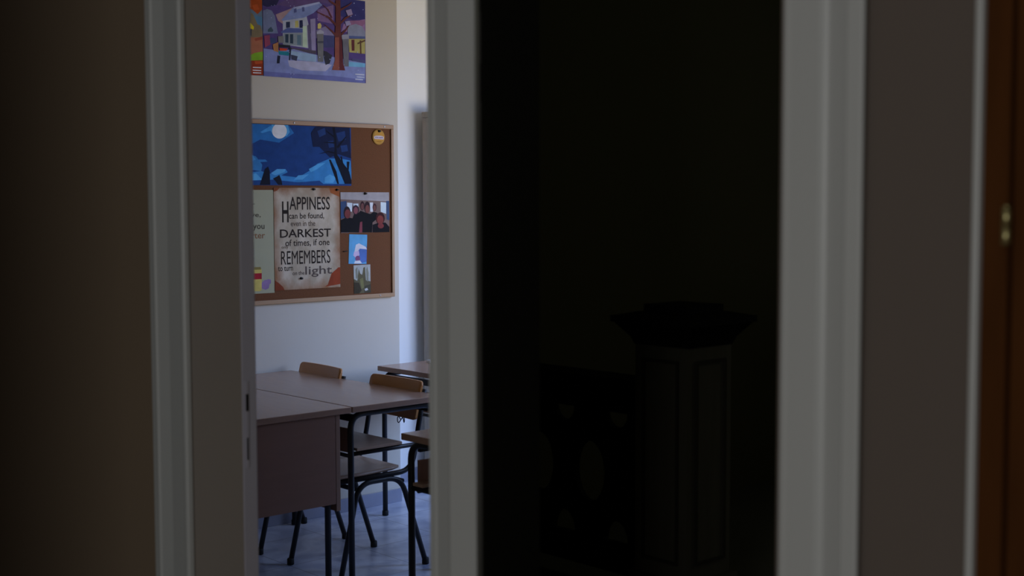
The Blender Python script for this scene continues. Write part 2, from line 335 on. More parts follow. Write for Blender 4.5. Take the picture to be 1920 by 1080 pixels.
# ------------------------------------------------------------------ chairs (facing -x)
def chair():
    t = empty('school_chair', (0, 0, 0), 'x', 'chair', 'pupils chairs at the middle desk')
    mb = MB()                                        # slightly dished plywood seat
    nx, ny = 10, 8; g = {}
    for s in (0, 1):
        for i in range(nx+1):
            for j in range(ny+1):
                u, v = i/nx, j/ny; x = -.27+.36*u; y = (-.185+.37*v)*(1-.10*max(0, u-.5)*2)
                z = .434 - .010*math.sin(PI*u)*math.sin(PI*v) + (.006 if u > .9 else 0) - (.012 if u < .08 else 0) - .010*s
                g[s, i, j] = mb.bm.verts.new((x, y, z))
    mi = mb.mi(m_seat)
    def q(*k):
        f = mb.bm.faces.new([g[a] for a in k]); f.material_index = mi; f.smooth = True
    for i in range(nx):
        for j in range(ny):
            q((0, i, j), (0, i+1, j), (0, i+1, j+1), (0, i, j+1)); q((1, i, j), (1, i, j+1), (1, i+1, j+1), (1, i+1, j))
    for i in range(nx):
        q((0, i, 0), (1, i, 0), (1, i+1, 0), (0, i+1, 0)); q((0, i, ny), (0, i+1, ny), (1, i+1, ny), (1, i, ny))
    for j in range(ny):
        q((0, 0, j), (0, 0, j+1), (1, 0, j+1), (1, 0, j)); q((0, nx, j), (1, nx, j), (1, nx, j+1), (0, nx, j+1))
    mb.build('seat', t)
    # curved backrest plate with rounded corners, reclined
    mb = MB(); n = 32
    h0, h1, hw, rc = .622, .784, .184, .020
    def edge(v):                                     # rounded-corner height inset at |v| near 1
        y = abs(v)*hw; e = y-(hw-rc)
        return 0 if e <= 0 else rc-math.sqrt(max(0, rc*rc-e*e))
    rows = []
    for j in range(n+1):
        v = -1+2*j/n
        v = math.copysign(1-(1-abs(v))**1.7, v)
        y = v*hw; ins = edge(v); zt, zb = h1-ins, h0+ins*.6
        bow = .014*(1-v*v)                           # hollow faces the sitter
        X = lambda z: .170+(z-.62)*.24+bow-.006
        rows.append((mb.bm.verts.new((X(zb), y, zb)), mb.bm.verts.new((X(zt), y, zt)), mb.bm.verts.new((X(zb)+.011, y, zb)), mb.bm.verts.new((X(zt)+.011, y, zt))))
    mi = mb.mi(m_ply)
    for a, b in zip(rows, rows[1:]):
        for q4 in ((a[0], a[1], b[1], b[0]), (a[2], b[2], b[3], a[3]), (a[1], a[3], b[3], b[1]), (a[0], b[0], b[2], a[2])):
            f = mb.bm.faces.new(q4); f.material_index = mi; f.smooth = True
    for r in (rows[0], rows[-1]): f = mb.bm.faces.new((r[0], r[2], r[3], r[1])); f.material_index = mi
    bmesh.ops.recalc_face_normals(mb.bm, faces=mb.bm.faces[:])
    mb.build('backrest', t)
    for s in (-1, 1):
        y = s*.181
        mb = MB(); mb.tube([(-.25, y, .412), (.150, y, .412), (.178, y, .56), (.219, y, .750)], .011, m_tube, 12, .10)
        mb.build('back_frame', t)
        y = s*.188; mb = MB(); mb.tube([(-.222, y, .010), (-.130, y, .395), (.085, y, .395), (.213, y, .010)], .0115, m_tube, 12, .07)
        lf = mb.build('leg', t)
        for x in (-.222, .213): MB().lathe([(.012, 0), (.015, .002), (.015, .024), (.0125, .028)], m_rubber, (x, y, 0)).build('foot_cap', lf)
    for x in (.100, -.145): MB().tube([(x, -.18, .374), (x, .18, .374)], .010, m_tube, 10).build('stretcher', t)
    return t
def copy_tree(o, parent=None):
    c = o.copy(); C.objects.link(c); c.parent = parent
    for ch in list(o.children): copy_tree(ch, c)
    return c
ch1 = chair(); ch1.location = (3.312, 4.572, 0); ch1.rotation_euler.z = math.radians(-1)
ch2 = copy_tree(ch1); ch2.location = (3.320, 5.166, 0); ch2.rotation_euler.z = math.radians(-4)
ch1['label'] = 'wooden chair with black tube frame at the middle desk, the right one of the pair'
ch2['label'] = 'wooden chair with black tube frame at the middle desk, nearer the pinboard wall'
# knotted cord under the right chair's backrest
mb = MB(); P = []
for k in range(41):
    a = -0.5 + 5.2*k/40
    P.append((3.500+.004*math.cos(a), 4.515+.0195*math.cos(a*1.0)*(-1), .607+.013*math.sin(2*a)))
mb.tube([(3.498, 4.50, .622)]+P, .0022, m_rubber, 6)
mb.build('knotted_cord', None, 'thin black looped cord hanging below the right chair backrest', 'cord')

# ------------------------------------------------------------------ cupboard by the alcove, small white block
cb = empty('cupboard', (4.60, 5.615, 0), 'tall shallow beige cupboard behind the farthest desk, mostly hidden by the middle door casing', 'cupboard')
MB().box(0, .90, 0.02, .108, .06, 2.00, m_cupb, .004).build('body', cb)
MB().box(-.006, .906, -.004, .108, 2.00, 2.03, m_cupb, .004).build('top_board', cb)
MB().box(.02, .88, .03, .10, 0, .06, m_cupb).build('plinth', cb)
for x0 in (.004, .452):
    dr = MB().box(x0, x0+.444, 0.0, .019, .07, 1.99, m_cupb, .002).build('door', cb)
    MB().tube([(x0+(.41 if x0 < .1 else .03), 0, 1.0), (x0+(.41 if x0 < .1 else .03), -.02, 1.0), (x0+(.41 if x0 < .1 else .03), -.02, 1.12), (x0+(.41 if x0 < .1 else .03), 0, 1.12)], .005, m_steel, 8, .01).build('handle', dr)
MB().box(4.165, 4.205, 5.135, 5.165, .7405, .7545, m_block, .004).build('white_block', None, 'tiny white block at the back edge of the farthest desk', 'paper')  # plain small white block on the desk

# ------------------------------------------------------------------ pinboard wall: board, posters, cards, pins
YW = 5.40
bd = empty('pinboard', (2.64, YW, 1.062), 'cork pinboard in a pale pine frame on the classroom wall', 'pinboard')
x1, h = 1.498, .866
MB().box(.012, x1-.012, -.014, -.001, .012, h-.012, m_cork).build('cork_panel', bd)
MB().box(0, x1, -.022, 0, 0, .020, m_frame, .002).box(0, x1, -.022, 0, h-.020, h, m_frame, .002).box(0, .020, -.022, 0, .020, h-.020, m_frame, .002).box(x1-.016, x1, -.022, 0, .020, h-.020, m_frame, .002).build('frame', bd)
for x, z in ((.905, h-.010), (1.44, h-.010), (1.405, .010)):
    MB().lathe([(.005, 0), (.0045, .0015), (.002, .002)], m_steel, (x, -.022, z), Matrix.Rotation(PI/2, 3, 'X')).build('screw', bd)

def clip(pts):
    for ax, lim, sg in ((0, 0, 1), (0, 1, -1), (1, 0, 1), (1, 1, -1)):
        out = []
        for a, b in zip(pts, pts[1:]+pts[:1]):
            ia = (a[ax]-lim)*sg >= 0; ib = (b[ax]-lim)*sg >= 0
            if ia: out.append(a)
            if ia != ib:
                t = (lim-a[ax])/(b[ax]-a[ax]); p = [a[0]+(b[0]-a[0])*t, a[1]+(b[1]-a[1])*t]; p[ax] = lim; out.append(tuple(p))
        pts = out
        if len(pts) < 3: return []
    return pts
def text_faces(mb, s, box4, m, y, w, h, bold=.008):
    cu = bpy.data.curves.new('lettering', 'FONT'); cu.body = s; cu.size = 1; cu.offset = {'REMEMBERS': 0.001, 'H': .022, 'APPINESS': .008, 'DARKEST': .014}.get(s, bold); cu.resolution_u = 3
    ob = bpy.data.objects.new('lettering', cu); C.objects.link(ob)
    dg = bpy.context.evaluated_depsgraph_get(); me = bpy.data.meshes.new_from_object(ob.evaluated_get(dg))
    xs = [v.co.x for v in me.vertices]; ys = [v.co.y for v in me.vertices]
    ax, bx, ay, by = min(xs), max(xs), min(ys), max(ys)
    u0, v0, u1, v1 = box4
    vs_ = [mb.bm.verts.new(((u0+(v.co.x-ax)/(bx-ax)*(u1-u0))*w, y, (1-(v1+(v.co.y-ay)/(by-ay)*(v0-v1)))*h)) for v in me.vertices]
    i = mb.mi(m)
    for p in me.polygons:
        try:
            f = mb.bm.faces.new([vs_[k] for k in p.vertices]); f.material_index = i
        except ValueError: pass
    bpy.data.objects.remove(ob); bpy.data.curves.remove(cu); bpy.data.meshes.remove(me)
def flat(name, x0, x1, z0, z1, y, base, shapes, label, cat, texts=(), group=None, rot=0.0, curl=0.0):
    """a sheet of paper on the wall with its printing laid on its face"""
    w_, h_ = x1-x0, z1-z0; mb = MB(); mb.box(0, w_, -.0016, 0, 0, h_, base)
    yy = -.0017
    for rgb, pts in shapes:
        p = clip([tuple(q) for q in pts])
        if len(p) >= 3: mb.poly([(u*w_, yy, (1-v)*h_) for u, v in p], ink(rgb)); yy -= .00006
    for s, rgb, b4 in texts: text_faces(mb, s, b4, ink(rgb), yy-.0002, w_, h_)
    o = mb.build(name, None, label, cat, group, loc=(x0, y, z0)); o.rotation_euler.y = rot
    return o

# printed shapes of the sheets: (colour, outline in sheet fractions)
ART = {
 'winter': [
  ((62, 50, 100), [(0.004, 0.2308), (0.1426, 0.2208), (0.4435, 0.124), (0.9958, 0.2382), (0.9891, 1.0476), (-0.0066, 1.1278)]),
  ((40, 40, 86), [(0.7494, -0.1265), (1.0155, -0.1672), (1.0123, 0.2169), (0.8739, 0.2444), (0.7463, 0.2137)]),
  ((34, 32, 62), [(-0.0004, -0.0118), (0.2344, -0.0477), (0.1588, 0.0912), (0.1285, 0.1682), (0.0405, 0.2032), (-0.0027, 0.1866)]),
  ((70, 56, 96), [(0.1285, 0.1682), (0.233, 0.0804), (0.5215, 0.0013), (0.6772, -0.0028), (0.6763, 0.0913), (0.5362, 0.0737), (0.2842, 0.1739)]),
  ((120, 100, 110), [(0.12, 0.2784), (0.2917, 0.1728), (0.3354, 0.3049), (0.1852, 0.3793), (0.1412, 0.3484)]),
  ((95, 75, 115), [(0.5198, 0.1691), (0.6763, 0.0913), (0.6742, 0.3174), (0.5185, 0.2998)]),
  ((110, 85, 125), [(0.7772, 0.3043), (0.9959, 0.219), (0.9947, 0.3728), (0.7525, 0.4021)]),
  ((84, 92, 125), [(0.0038, 0.2488), (0.0403, 0.2258), (0.0838, 0.2379), (0.1124, 0.2976), (0.1326, 0.4588), (0.1396, 0.4944), (0.0007, 0.511)]),
  ((45, 60, 75), [(0.0448, 0.4605), (0.0744, 0.4251), (0.0959, 0.4633), (0.0883, 0.4824), (0.0445, 0.4877)]),
  ((125, 130, 150), [(0.1856, 0.3427), (0.4117, 0.258), (0.4843, 0.6396), (0.1825, 0.6173)]),
  ((92, 104, 150), [(0.1709, 0.3355), (0.2842, 0.1739), (0.5362, 0.0737), (0.5669, 0.1067), (0.4809, 0.2116), (0.3886, 0.2795), (0.1856, 0.3427)]),
  ((120, 128, 165), [(0.2842, 0.1739), (0.5362, 0.0737), (0.5438, 0.0913), (0.3064, 0.1984)]),
  ((60, 66, 110), [(0.2915, 0.1912), (0.3141, 0.1789), (0.3174, 0.2245), (0.291, 0.2372)]),
  ((60, 66, 110), [(0.3671, 0.1624), (0.3899, 0.1546), (0.3932, 0.205), (0.3704, 0.2127)]),
  ((28, 36, 62), [(0.2151, 0.3526), (0.2524, 0.3451), (0.2517, 0.4121), (0.2144, 0.4214)]),
  ((140, 135, 85), [(0.3013, 0.3296), (0.3314, 0.3221), (0.3344, 0.3973), (0.3004, 0.4061)]),
  ((28, 32, 60), [(0.3428, 0.3178), (0.3731, 0.3111), (0.376, 0.4014), (0.3419, 0.4056)]),
  ((60, 70, 118), [(0.1619, 0.4735), (0.2293, 0.4195), (0.3797, 0.4101), (0.4098, 0.4389), (0.3944, 0.4546), (0.1692, 0.4863)]),
  ((100, 108, 120), [(0.1914, 0.4882), (0.3792, 0.4611), (0.3852, 0.6132), (0.1825, 0.6173)]),
  ((35, 48, 66), [(0.2061, 0.4956), (0.2359, 0.4921), (0.2348, 0.5931), (0.205, 0.5919)]),
  ((35, 48, 66), [(0.2509, 0.4903), (0.2808, 0.4867), (0.2796, 0.5973), (0.2497, 0.596)]),
  ((70, 90, 110), [(0.3183, 0.4914), (0.3561, 0.487), (0.3549, 0.6073), (0.3171, 0.6069)]),
  ((135, 150, 140), [(0.3724, 0.3833), (0.4105, 0.3739), (0.4155, 0.6285), (0.3699, 0.6242)]),
  ((70, 64, 95), [(0.4181, 0.3683), (0.4413, 0.3469), (0.4572, 0.6611), (0.4266, 0.6598)]),
  ((110, 104, 140), [(0.4457, 0.2906), (0.4957, 0.2748), (0.4957, 0.657), (0.4572, 0.6611)]),
  ((62, 56, 70), [(0.2566, 0.6458), (0.4996, 0.6566), (0.4992, 0.694), (0.2562, 0.6827)]),
  ((150, 140, 90), [(0.5182, 0.3371), (0.5415, 0.3201), (0.5567, 0.3509), (0.5486, 0.3893), (0.5176, 0.3932)]),
  ((95, 90, 125), [(0.502, 0.4137), (0.5955, 0.3554), (0.6889, 0.4286), (0.6722, 0.5249), (0.501, 0.5071)]),
  ((104, 72, 104), [(0.8336, 0.2591), (0.9958, 0.2334), (0.9954, 0.2767), (0.9625, 0.3096), (0.8978, 0.289), (0.817, 0.3278)]),
  ((50, 52, 90), [(0.5634, 0.4624), (0.6808, 0.4579), (0.6794, 0.5996), (0.5619, 0.6124)]),
  ((100, 104, 128), [(0.817, 0.3278), (0.8978, 0.289), (0.9625, 0.3096), (0.9947, 0.3728), (0.9941, 0.4401), (0.8159, 0.4515)]),
  ((60, 70, 110), [(0.828, 0.4405), (0.9942, 0.4305), (0.9939, 0.4594), (0.8277, 0.4691)]),
  ((125, 118, 75), [(0.8236, 0.4791), (0.9939, 0.4594), (0.9924, 0.6423), (0.8302, 0.6403)]),
  ((70, 35, 40), [(0.8517, 0.4854), (0.884, 0.4817), (0.8828, 0.6156), (0.8545, 0.6186)]),
  ((70, 50, 40), [(0.9366, 0.4852), (0.9529, 0.4833), (0.9556, 0.6462), (0.9393, 0.6479)]),
  ((70, 50, 40), [(0.912, 0.5167), (0.9939, 0.469), (0.9937, 0.4883), (0.9159, 0.5354)]),
  ((96, 104, 150), [(-0.0013, 0.6831), (0.1521, 0.6938), (0.2864, 0.661), (0.4837, 0.705), (0.6705, 0.7138), (0.9915, 0.758), (0.9891, 1.0476), (-0.0066, 1.1278)]),
  ((110, 130, 160), [(0.2562, 0.6827), (0.4991, 0.7034), (0.4982, 0.7876), (0.3454, 0.7842), (0.2554, 0.7564)]),
  ((130, 130, 158), [(0.2251, 0.7962), (0.4828, 0.7891), (0.6538, 0.8099), (0.5904, 0.8913), (0.3594, 0.9033), (0.2393, 0.8684)]),
  ((78, 82, 132), [(-0.0044, 0.9461), (0.2834, 0.9473), (0.6683, 0.9409), (0.9898, 0.9607), (0.989, 1.0573), (-0.0067, 1.1368)]),
  ((60, 60, 95), [(0.8537, 0.7142), (0.9918, 0.7194), (0.9915, 0.7484), (0.8535, 0.7429)]),
  ((85, 130, 165), [(0.8212, 0.7556), (0.9915, 0.758), (0.9911, 0.8062), (0.8207, 0.8129)]),
  ((110, 50, 75), [(0.0076, 0.5373), (0.0587, 0.5222), (0.0647, 0.6305), (0.0133, 0.6724)]),
  ((45, 55, 90), [(0.0582, 0.5586), (0.1169, 0.5518), (0.1162, 0.6065), (0.0649, 0.6168)]),
  ((130, 90, 60), [(0.0867, 0.628), (0.1384, 0.5949), (0.1371, 0.7137), (0.0932, 0.7001)]),
  ((30, 30, 40), [(0.1381, 0.6223), (0.2495, 0.619), (0.2492, 0.6466), (0.1451, 0.658)]),
  ((150, 50, 30), [(0.1487, 0.6622), (0.2266, 0.6629), (0.2114, 0.6875), (0.1521, 0.6938)]),
  ((25, 90, 110), [(0.1372, 0.7), (0.2486, 0.6973), (0.2331, 0.7449), (0.1442, 0.7403)]),
  ((25, 28, 45), [(0.1293, 0.751), (0.1551, 0.7529), (0.1467, 0.8407), (0.1209, 0.8432)]),
  ((30, 34, 50), [(0.2418, 0.6383), (0.2604, 0.6454), (0.2475, 0.794), (0.2363, 0.7951)]),
  ((45, 48, 70), [(0.2557, 0.7287), (0.3195, 0.7406), (0.3076, 0.7972), (0.2589, 0.7836)]),
  ((90, 90, 95), [(0.1355, 0.5314), (0.1836, 0.5166), (0.1901, 0.5982), (0.1383, 0.604)]),
  ((85, 85, 92), [(0.5093, 0.4501), (0.5714, 0.4333), (0.568, 0.7807), (0.5137, 0.786)]),
  ((60, 62, 75), [(0.5045, 0.544), (0.5705, 0.5318), (0.5702, 0.56), (0.5043, 0.5674)]),
  ((120, 120, 140), [(0.5057, 0.4319), (0.5407, 0.3996), (0.5754, 0.4235), (0.5752, 0.4469), (0.5054, 0.4599)]),
  ((80, 80, 92), [(0.7598, 0.477), (0.8237, 0.4696), (0.8207, 0.8129), (0.7726, 0.8175)]),
  ((110, 110, 130), [(0.7521, 0.44), (0.8241, 0.422), (0.8276, 0.4786), (0.7556, 0.4917)]),
  ((40, 40, 52), [(0.5693, 0.6491), (0.6004, 0.6552), (0.6549, 0.6966), (0.6304, 0.7933), (0.5911, 0.816), (0.5762, 0.7423)]),
  ((72, 38, 40), [(0.6966, 0.032), (0.744, 0.0252), (0.7444, 0.422), (0.7516, 0.4969), (0.6843, 0.5047), (0.6939, 0.3149)]),
  ((105, 60, 55), [(0.6845, 0.4763), (0.7519, 0.4684), (0.757, 0.781), (0.7802, 0.8643), (0.6532, 0.8714), (0.682, 0.7505)]),
  ((70, 32, 38), [(0.728, 0.4712), (0.7519, 0.4684), (0.765, 0.7802), (0.7842, 0.864), (0.7244, 0.8648)]),
  ((72, 38, 40), [(0.6979, 0.3144), (0.6357, 0.2377), (0.5042, 0.1899), (0.508, 0.1987), (0.6277, 0.2622), (0.6937, 0.3432)]),
  ((72, 38, 40), [(0.6886, 0.4664), (0.6497, 0.4145), (0.5724, 0.3302), (0.5879, 0.3376), (0.6616, 0.3989), (0.6967, 0.4371)]),
  ((72, 38, 40), [(0.7416, 0.2899), (0.7859, 0.2274), (0.8746, 0.1681), (0.8705, 0.1782), (0.7937, 0.2501), (0.7413, 0.3183)]),
  ((72, 38, 40), [(0.7444, 0.422), (0.7926, 0.3688), (0.8333, 0.2972), (0.8372, 0.3062), (0.8005, 0.382), (0.7521, 0.4495)]),
  ((72, 38, 40), [(0.6998, 0.1068), (0.6374, 0.0592), (0.6219, 0.0427), (0.6376, 0.0405), (0.704, 0.078)]),
  ((72, 38, 40), [(0.7431, 0.1291), (0.8354, 0.0595), (0.8597, 0.0275), (0.8596, 0.0418), (0.8352, 0.0737), (0.7428, 0.1575)]),
  ((72, 38, 40), [(0.6513, 0.2498), (0.6131, 0.1564), (0.5669, 0.1067), (0.5785, 0.1097), (0.6248, 0.1548), (0.6631, 0.2482)]),
  ((110, 100, 135), [(0.7947, 0.141), (0.8509, 0.1143), (0.8664, 0.1787), (0.8181, 0.2042)]),
  ((110, 105, 140), [(0.7855, 0.2748), (0.8336, 0.2591), (0.8493, 0.3047), (0.8009, 0.3298)]),
  ((140, 145, 175), [(0.885, 0.892), (0.98, 0.892), (0.98, 0.908), (0.885, 0.908)]),
  ((140, 145, 175), [(0.9, 0.924), (0.98, 0.924), (0.98, 0.938), (0.9, 0.938)]),
  ((140, 145, 175), [(0.885, 0.954), (0.965, 0.954), (0.965, 0.968), (0.885, 0.968)]),
  ((120, 125, 165), [(0.2329, 0.127), (0.2363, 0.1224), (0.2395, 0.126), (0.2362, 0.1306)]),
  ((120, 125, 165), [(0.0322, 0.2764), (0.0359, 0.2713), (0.0396, 0.2754), (0.0358, 0.2806)]),
  ((120, 125, 165), [(0.5167, 0.1351), (0.5209, 0.1296), (0.5249, 0.134), (0.5208, 0.1395)]),
  ((120, 125, 165), [(0.9097, 0.8495), (0.9163, 0.8412), (0.9227, 0.8483), (0.9162, 0.8566)]),
  ((120, 125, 165), [(0.1847, 0.9121), (0.188, 0.9078), (0.1913, 0.9115), (0.1879, 0.9159)]),
  ((120, 125, 165), [(0.5827, 0.2368), (0.5869, 0.2313), (0.5909, 0.2357), (0.5868, 0.2411)]),
  ((120, 125, 165), [(0.2651, 0.9698), (0.2682, 0.9658), (0.2711, 0.9693), (0.2681, 0.9733)]),
  ((120, 125, 165), [(0.2821, 0.2857), (0.2867, 0.2795), (0.2912, 0.2845), (0.2866, 0.2907)]),
  ((120, 125, 165), [(0.5713, 0.7143), (0.5755, 0.7089), (0.5796, 0.7135), (0.5754, 0.7189)]),
  ((120, 125, 165), [(0.7649, 0.8003), (0.7702, 0.7935), (0.7754, 0.7993), (0.7701, 0.8061)]),
  ((120, 125, 165), [(0.6245, 0.2394), (0.6279, 0.2349), (0.6313, 0.2385), (0.6278, 0.2431)]),
  ((120, 125, 165), [(0.8874, 0.1859), (0.8922, 0.1798), (0.8968, 0.1847), (0.8921, 0.1908)]),
  ((120, 125, 165), [(0.7161, 0.8387), (0.7197, 0.834), (0.7232, 0.838), (0.7196, 0.8426)]),
  ((120, 125, 165), [(0.0716, 0.1841), (0.075, 0.1794), (0.0783, 0.1831), (0.0749, 0.1878)]),
  ((120, 125, 165), [(0.9035, 0.632), (0.9096, 0.6242), (0.9157, 0.6307), (0.9095, 0.6386)]),
  ((120, 125, 165), [(0.865, 0.887), (0.8683, 0.8828), (0.8716, 0.8864), (0.8682, 0.8906)]),
  ((120, 125, 165), [(0.2705, 0.9548), (0.2768, 0.9465), (0.283, 0.9537), (0.2766, 0.9619)]),
  ((120, 125, 165), [(0.8408, 0.205), (0.8477, 0.196), (0.8544, 0.2032), (0.8476, 0.2121)]),
  ((120, 125, 165), [(0.2838, 0.1602), (0.2881, 0.1544), (0.2923, 0.159), (0.288, 0.1648)]),
  ((120, 125, 165), [(0.0141, 0.7745), (0.0207, 0.7657), (0.0272, 0.7732), (0.0205, 0.782)]),
  ((120, 125, 165), [(0.5505, 0.1759), (0.5541, 0.1712), (0.5576, 0.175), (0.554, 0.1797)]),
  ((120, 125, 165), [(0.0688, 0.3225), (0.074, 0.3155), (0.0791, 0.3212), (0.0738, 0.3283)]),
  ((120, 125, 165), [(0.5256, 0.2194), (0.5293, 0.2146), (0.5328, 0.2185), (0.5292, 0.2232)]),
  ((120, 125, 165), [(0.5073, 0.2753), (0.5123, 0.2687), (0.5172, 0.274), (0.5122, 0.2806)]),
  ((120, 125, 165), [(0.2307, 0.7071), (0.2354, 0.7009), (0.2399, 0.7061), (0.2352, 0.7123)]),
  ((120, 125, 165), [(0.6248, 0.1626), (0.6281, 0.1582), (0.6313, 0.1617), (0.628, 0.166)]),
  ((120, 125, 165), [(0.2484, 0.163), (0.253, 0.1568), (0.2575, 0.1618), (0.2529, 0.168)]),
  ((120, 125, 165), [(0.2456, 0.9965), (0.2507, 0.9898), (0.2558, 0.9956), (0.2506, 1.0024)]),
  ((120, 125, 165), [(0.9656, 0.1089), (0.9709, 0.102), (0.9762, 0.1075), (0.9708, 0.1144)]),
  ((120, 125, 165), [(0.0995, 0.1753), (0.1037, 0.1695), (0.1078, 0.1741), (0.1036, 0.1798)]),
  ((120, 125, 165), [(0.6253, 0.8765), (0.6306, 0.8698), (0.6357, 0.8756), (0.6305, 0.8823)]),
  ((120, 125, 165), [(0.6227, 0.7463), (0.6297, 0.7373), (0.6365, 0.7449), (0.6296, 0.7539)]),
  ((120, 125, 165), [(0.0812, 0.3846), (0.0844, 0.3804), (0.0874, 0.3838), (0.0843, 0.388)]),
  ((120, 125, 165), [(0.8719, 0.0432), (0.8787, 0.0343), (0.8854, 0.0413), (0.8786, 0.0502)]),
  ((120, 125, 165), [(0.6547, 0.8143), (0.6616, 0.8055), (0.6683, 0.813), (0.6614, 0.8218)]),
  ((120, 125, 165), [(0.215, 0.1022), (0.2203, 0.095), (0.2255, 0.1007), (0.2202, 0.1079)]),
  ((120, 125, 165), [(0.2408, 0.9556), (0.2471, 0.9473), (0.2533, 0.9545), (0.247, 0.9628)]),
  ((120, 125, 165), [(0.5221, 0.7334), (0.5284, 0.7251), (0.5346, 0.7321), (0.5283, 0.7403)]),
 ],
 'autumn': [
  ((75, 90, 110), [(0.1821, 0.2508), (1.0102, 0.1315), (1.0028, 0.7647), (0.1733, 0.8507)]),
  ((120, 52, 22), [(0.1841, 0.114), (1.0119, -0.0129), (1.0017, 0.2408), (0.9579, 0.3008), (0.9084, 0.2536), (0.8307, 0.2375), (0.1804, 0.3706)]),
  ((150, 80, 40), [(0.831, 0.2108), (0.895, 0.1839), (0.9016, 0.2277), (0.8518, 0.2435)]),
  ((135, 60, 30), [(0.909, 0.2087), (0.9593, 0.1837), (0.9729, 0.2448), (0.9297, 0.2597)]),
  ((95, 85, 70), [(0.8938, 0.2825), (0.9572, 0.3548), (1.0058, 0.511), (1.0028, 0.7647), (0.1733, 0.8507), (0.8261, 0.6041), (0.8903, 0.5698)]),
  ((60, 95, 130), [(0.9219, 0.3145), (1.0079, 0.3302), (1.0067, 0.4296), (0.9565, 0.4179)]),
  ((95, 140, 170), [(0.8185, 0.364), (0.8427, 0.4055), (0.884, 0.5077), (0.8834, 0.5526), (0.8162, 0.5516)]),
  ((70, 62, 55), [(0.83, 0.2911), (0.8653, 0.2953), (0.8994, 0.4072), (0.8852, 0.409), (0.8507, 0.333)]),
  ((190, 150, 20), [(0.8532, 0.4175), (0.8923, 0.4081), (0.9239, 0.449), (0.9199, 0.4809), (0.8703, 0.4646)]),
  ((30, 38, 60), [(0.8808, 0.4812), (0.9021, 0.4786), (0.9013, 0.5505), (0.8834, 0.5526)]),
  ((125, 78, 62), [(0.1761, 0.6619), (1.0052, 0.5563), (1.0032, 0.7284), (0.8235, 0.8191), (0.1728, 0.8851)]),
  ((110, 55, 45), [(0.8257, 0.6399), (0.8683, 0.6306), (0.868, 0.653), (0.8255, 0.6578)]),
  ((110, 55, 45), [(0.9259, 0.5836), (0.9981, 0.5481), (0.9977, 0.5843), (0.9327, 0.6098)]),
  ((95, 45, 40), [(0.8608, 0.6628), (0.8893, 0.6551), (0.889, 0.6776), (0.8606, 0.6808)]),
  ((95, 130, 35), [(0.1708, 1.0226), (0.8199, 0.8239), (0.9239, 0.7458), (1.0033, 0.7193), (1.0019, 0.8372), (0.1696, 1.1086)]),
  ((110, 40, 22), [(0.1708, 1.0226), (0.8231, 0.846), (1.0022, 0.8191), (1.0001, 0.9915), (0.1702, 1.0656)]),
  ((150, 80, 25), [(0.8438, 0.8888), (0.8866, 0.8756), (0.8862, 0.9117), (0.8434, 0.9247)]),
  ((140, 60, 30), [(0.9228, 0.836), (0.9948, 0.8289), (0.9945, 0.8561), (0.9296, 0.8714)]),
  ((170, 165, 175), [(0.9077, 0.9051), (0.9831, 0.9006), (0.983, 0.9133), (0.9075, 0.9168)]),
  ((170, 165, 175), [(0.9037, 0.937), (0.9828, 0.9333), (0.9826, 0.9459), (0.9036, 0.9487)]),
  ((170, 165, 175), [(0.907, 0.9656), (0.9824, 0.9623), (0.9823, 0.975), (0.9068, 0.9773)]),
 ],
 'night': [
  ((20, 46, 96), [(-0.2639, 0.0564), (0.9907, -0.0346), (1.0045, 0.9667), (-0.271, 1.0239)]),
  ((30, 80, 135), [(0.3363, 0.0039), (0.5885, -0.0249), (0.6276, 0.1286), (0.5341, 0.2947), (0.4176, 0.2529), (0.3341, 0.38)]),
  ((50, 110, 165), [(0.4183, 0.1322), (0.4834, 0.0217), (0.496, 0.0897), (0.431, 0.1482)]),
  ((60, 120, 170), [(0.49, -0.005), (0.5885, -0.0249), (0.6011, 0.1138), (0.5808, 0.1858), (0.502, 0.1932), (0.4829, 0.1084)]),
  ((38, 90, 140), [(0.3336, 0.4827), (0.3904, 0.5305), (0.4282, 0.6664), (0.4211, 0.7705), (0.3321, 0.7397)]),
  ((52, 108, 158), [(0.3335, 0.4998), (0.3651, 0.4978), (0.3901, 0.5822), (0.3581, 0.6184), (0.3329, 0.6026)]),
  ((36, 88, 140), [(0.3901, 0.5822), (0.448, 0.5788), (0.4607, 0.6128), (0.3899, 0.6252)]),
  ((40, 96, 150), [(-0.0403, 0.8548), (0.3444, 0.7907), (0.4211, 0.7705), (0.4921, 0.8199), (0.5318, 0.7312), (0.5714, 0.7295), (0.5844, 0.7816), (0.5444, 0.8356), (0.6507, 0.8675), (0.7189, 0.7587), (0.7742, 0.6314), (0.8577, 0.5372), (0.928, 0.533), (0.9954, 0.5654), (1.0045, 0.9667), (-0.0413, 1.0036)]),
  ((62, 120, 172), [(0.4792, 0.803), (0.5187, 0.7317), (0.5714, 0.7295), (0.5645, 0.7823), (0.5051, 0.8369)]),
  ((60, 120, 172), [(0.719, 0.7231), (0.7811, 0.6311), (0.8295, 0.6106), (0.7738, 0.7208), (0.7324, 0.776)]),
  ((62, 122, 175), [(0.3442, 0.825), (0.3889, 0.8062), (0.4268, 0.9087), (0.3881, 0.9442), (0.3437, 0.9109)]),
  ((60, 118, 170), [(0.6509, 0.8321), (0.7186, 0.8121), (0.6775, 0.9022), (0.6237, 0.9036)]),
  ((60, 118, 170), [(0.8215, 0.8624), (0.8565, 0.8073), (0.8983, 0.8602), (0.8769, 0.9511), (0.821, 0.9523)]),
  ((22, 50, 100), [(0.331, 0.9284), (0.4916, 0.907), (0.6503, 0.9471), (0.7866, 0.9172), (0.8209, 0.9883), (0.3305, 1.0056)]),
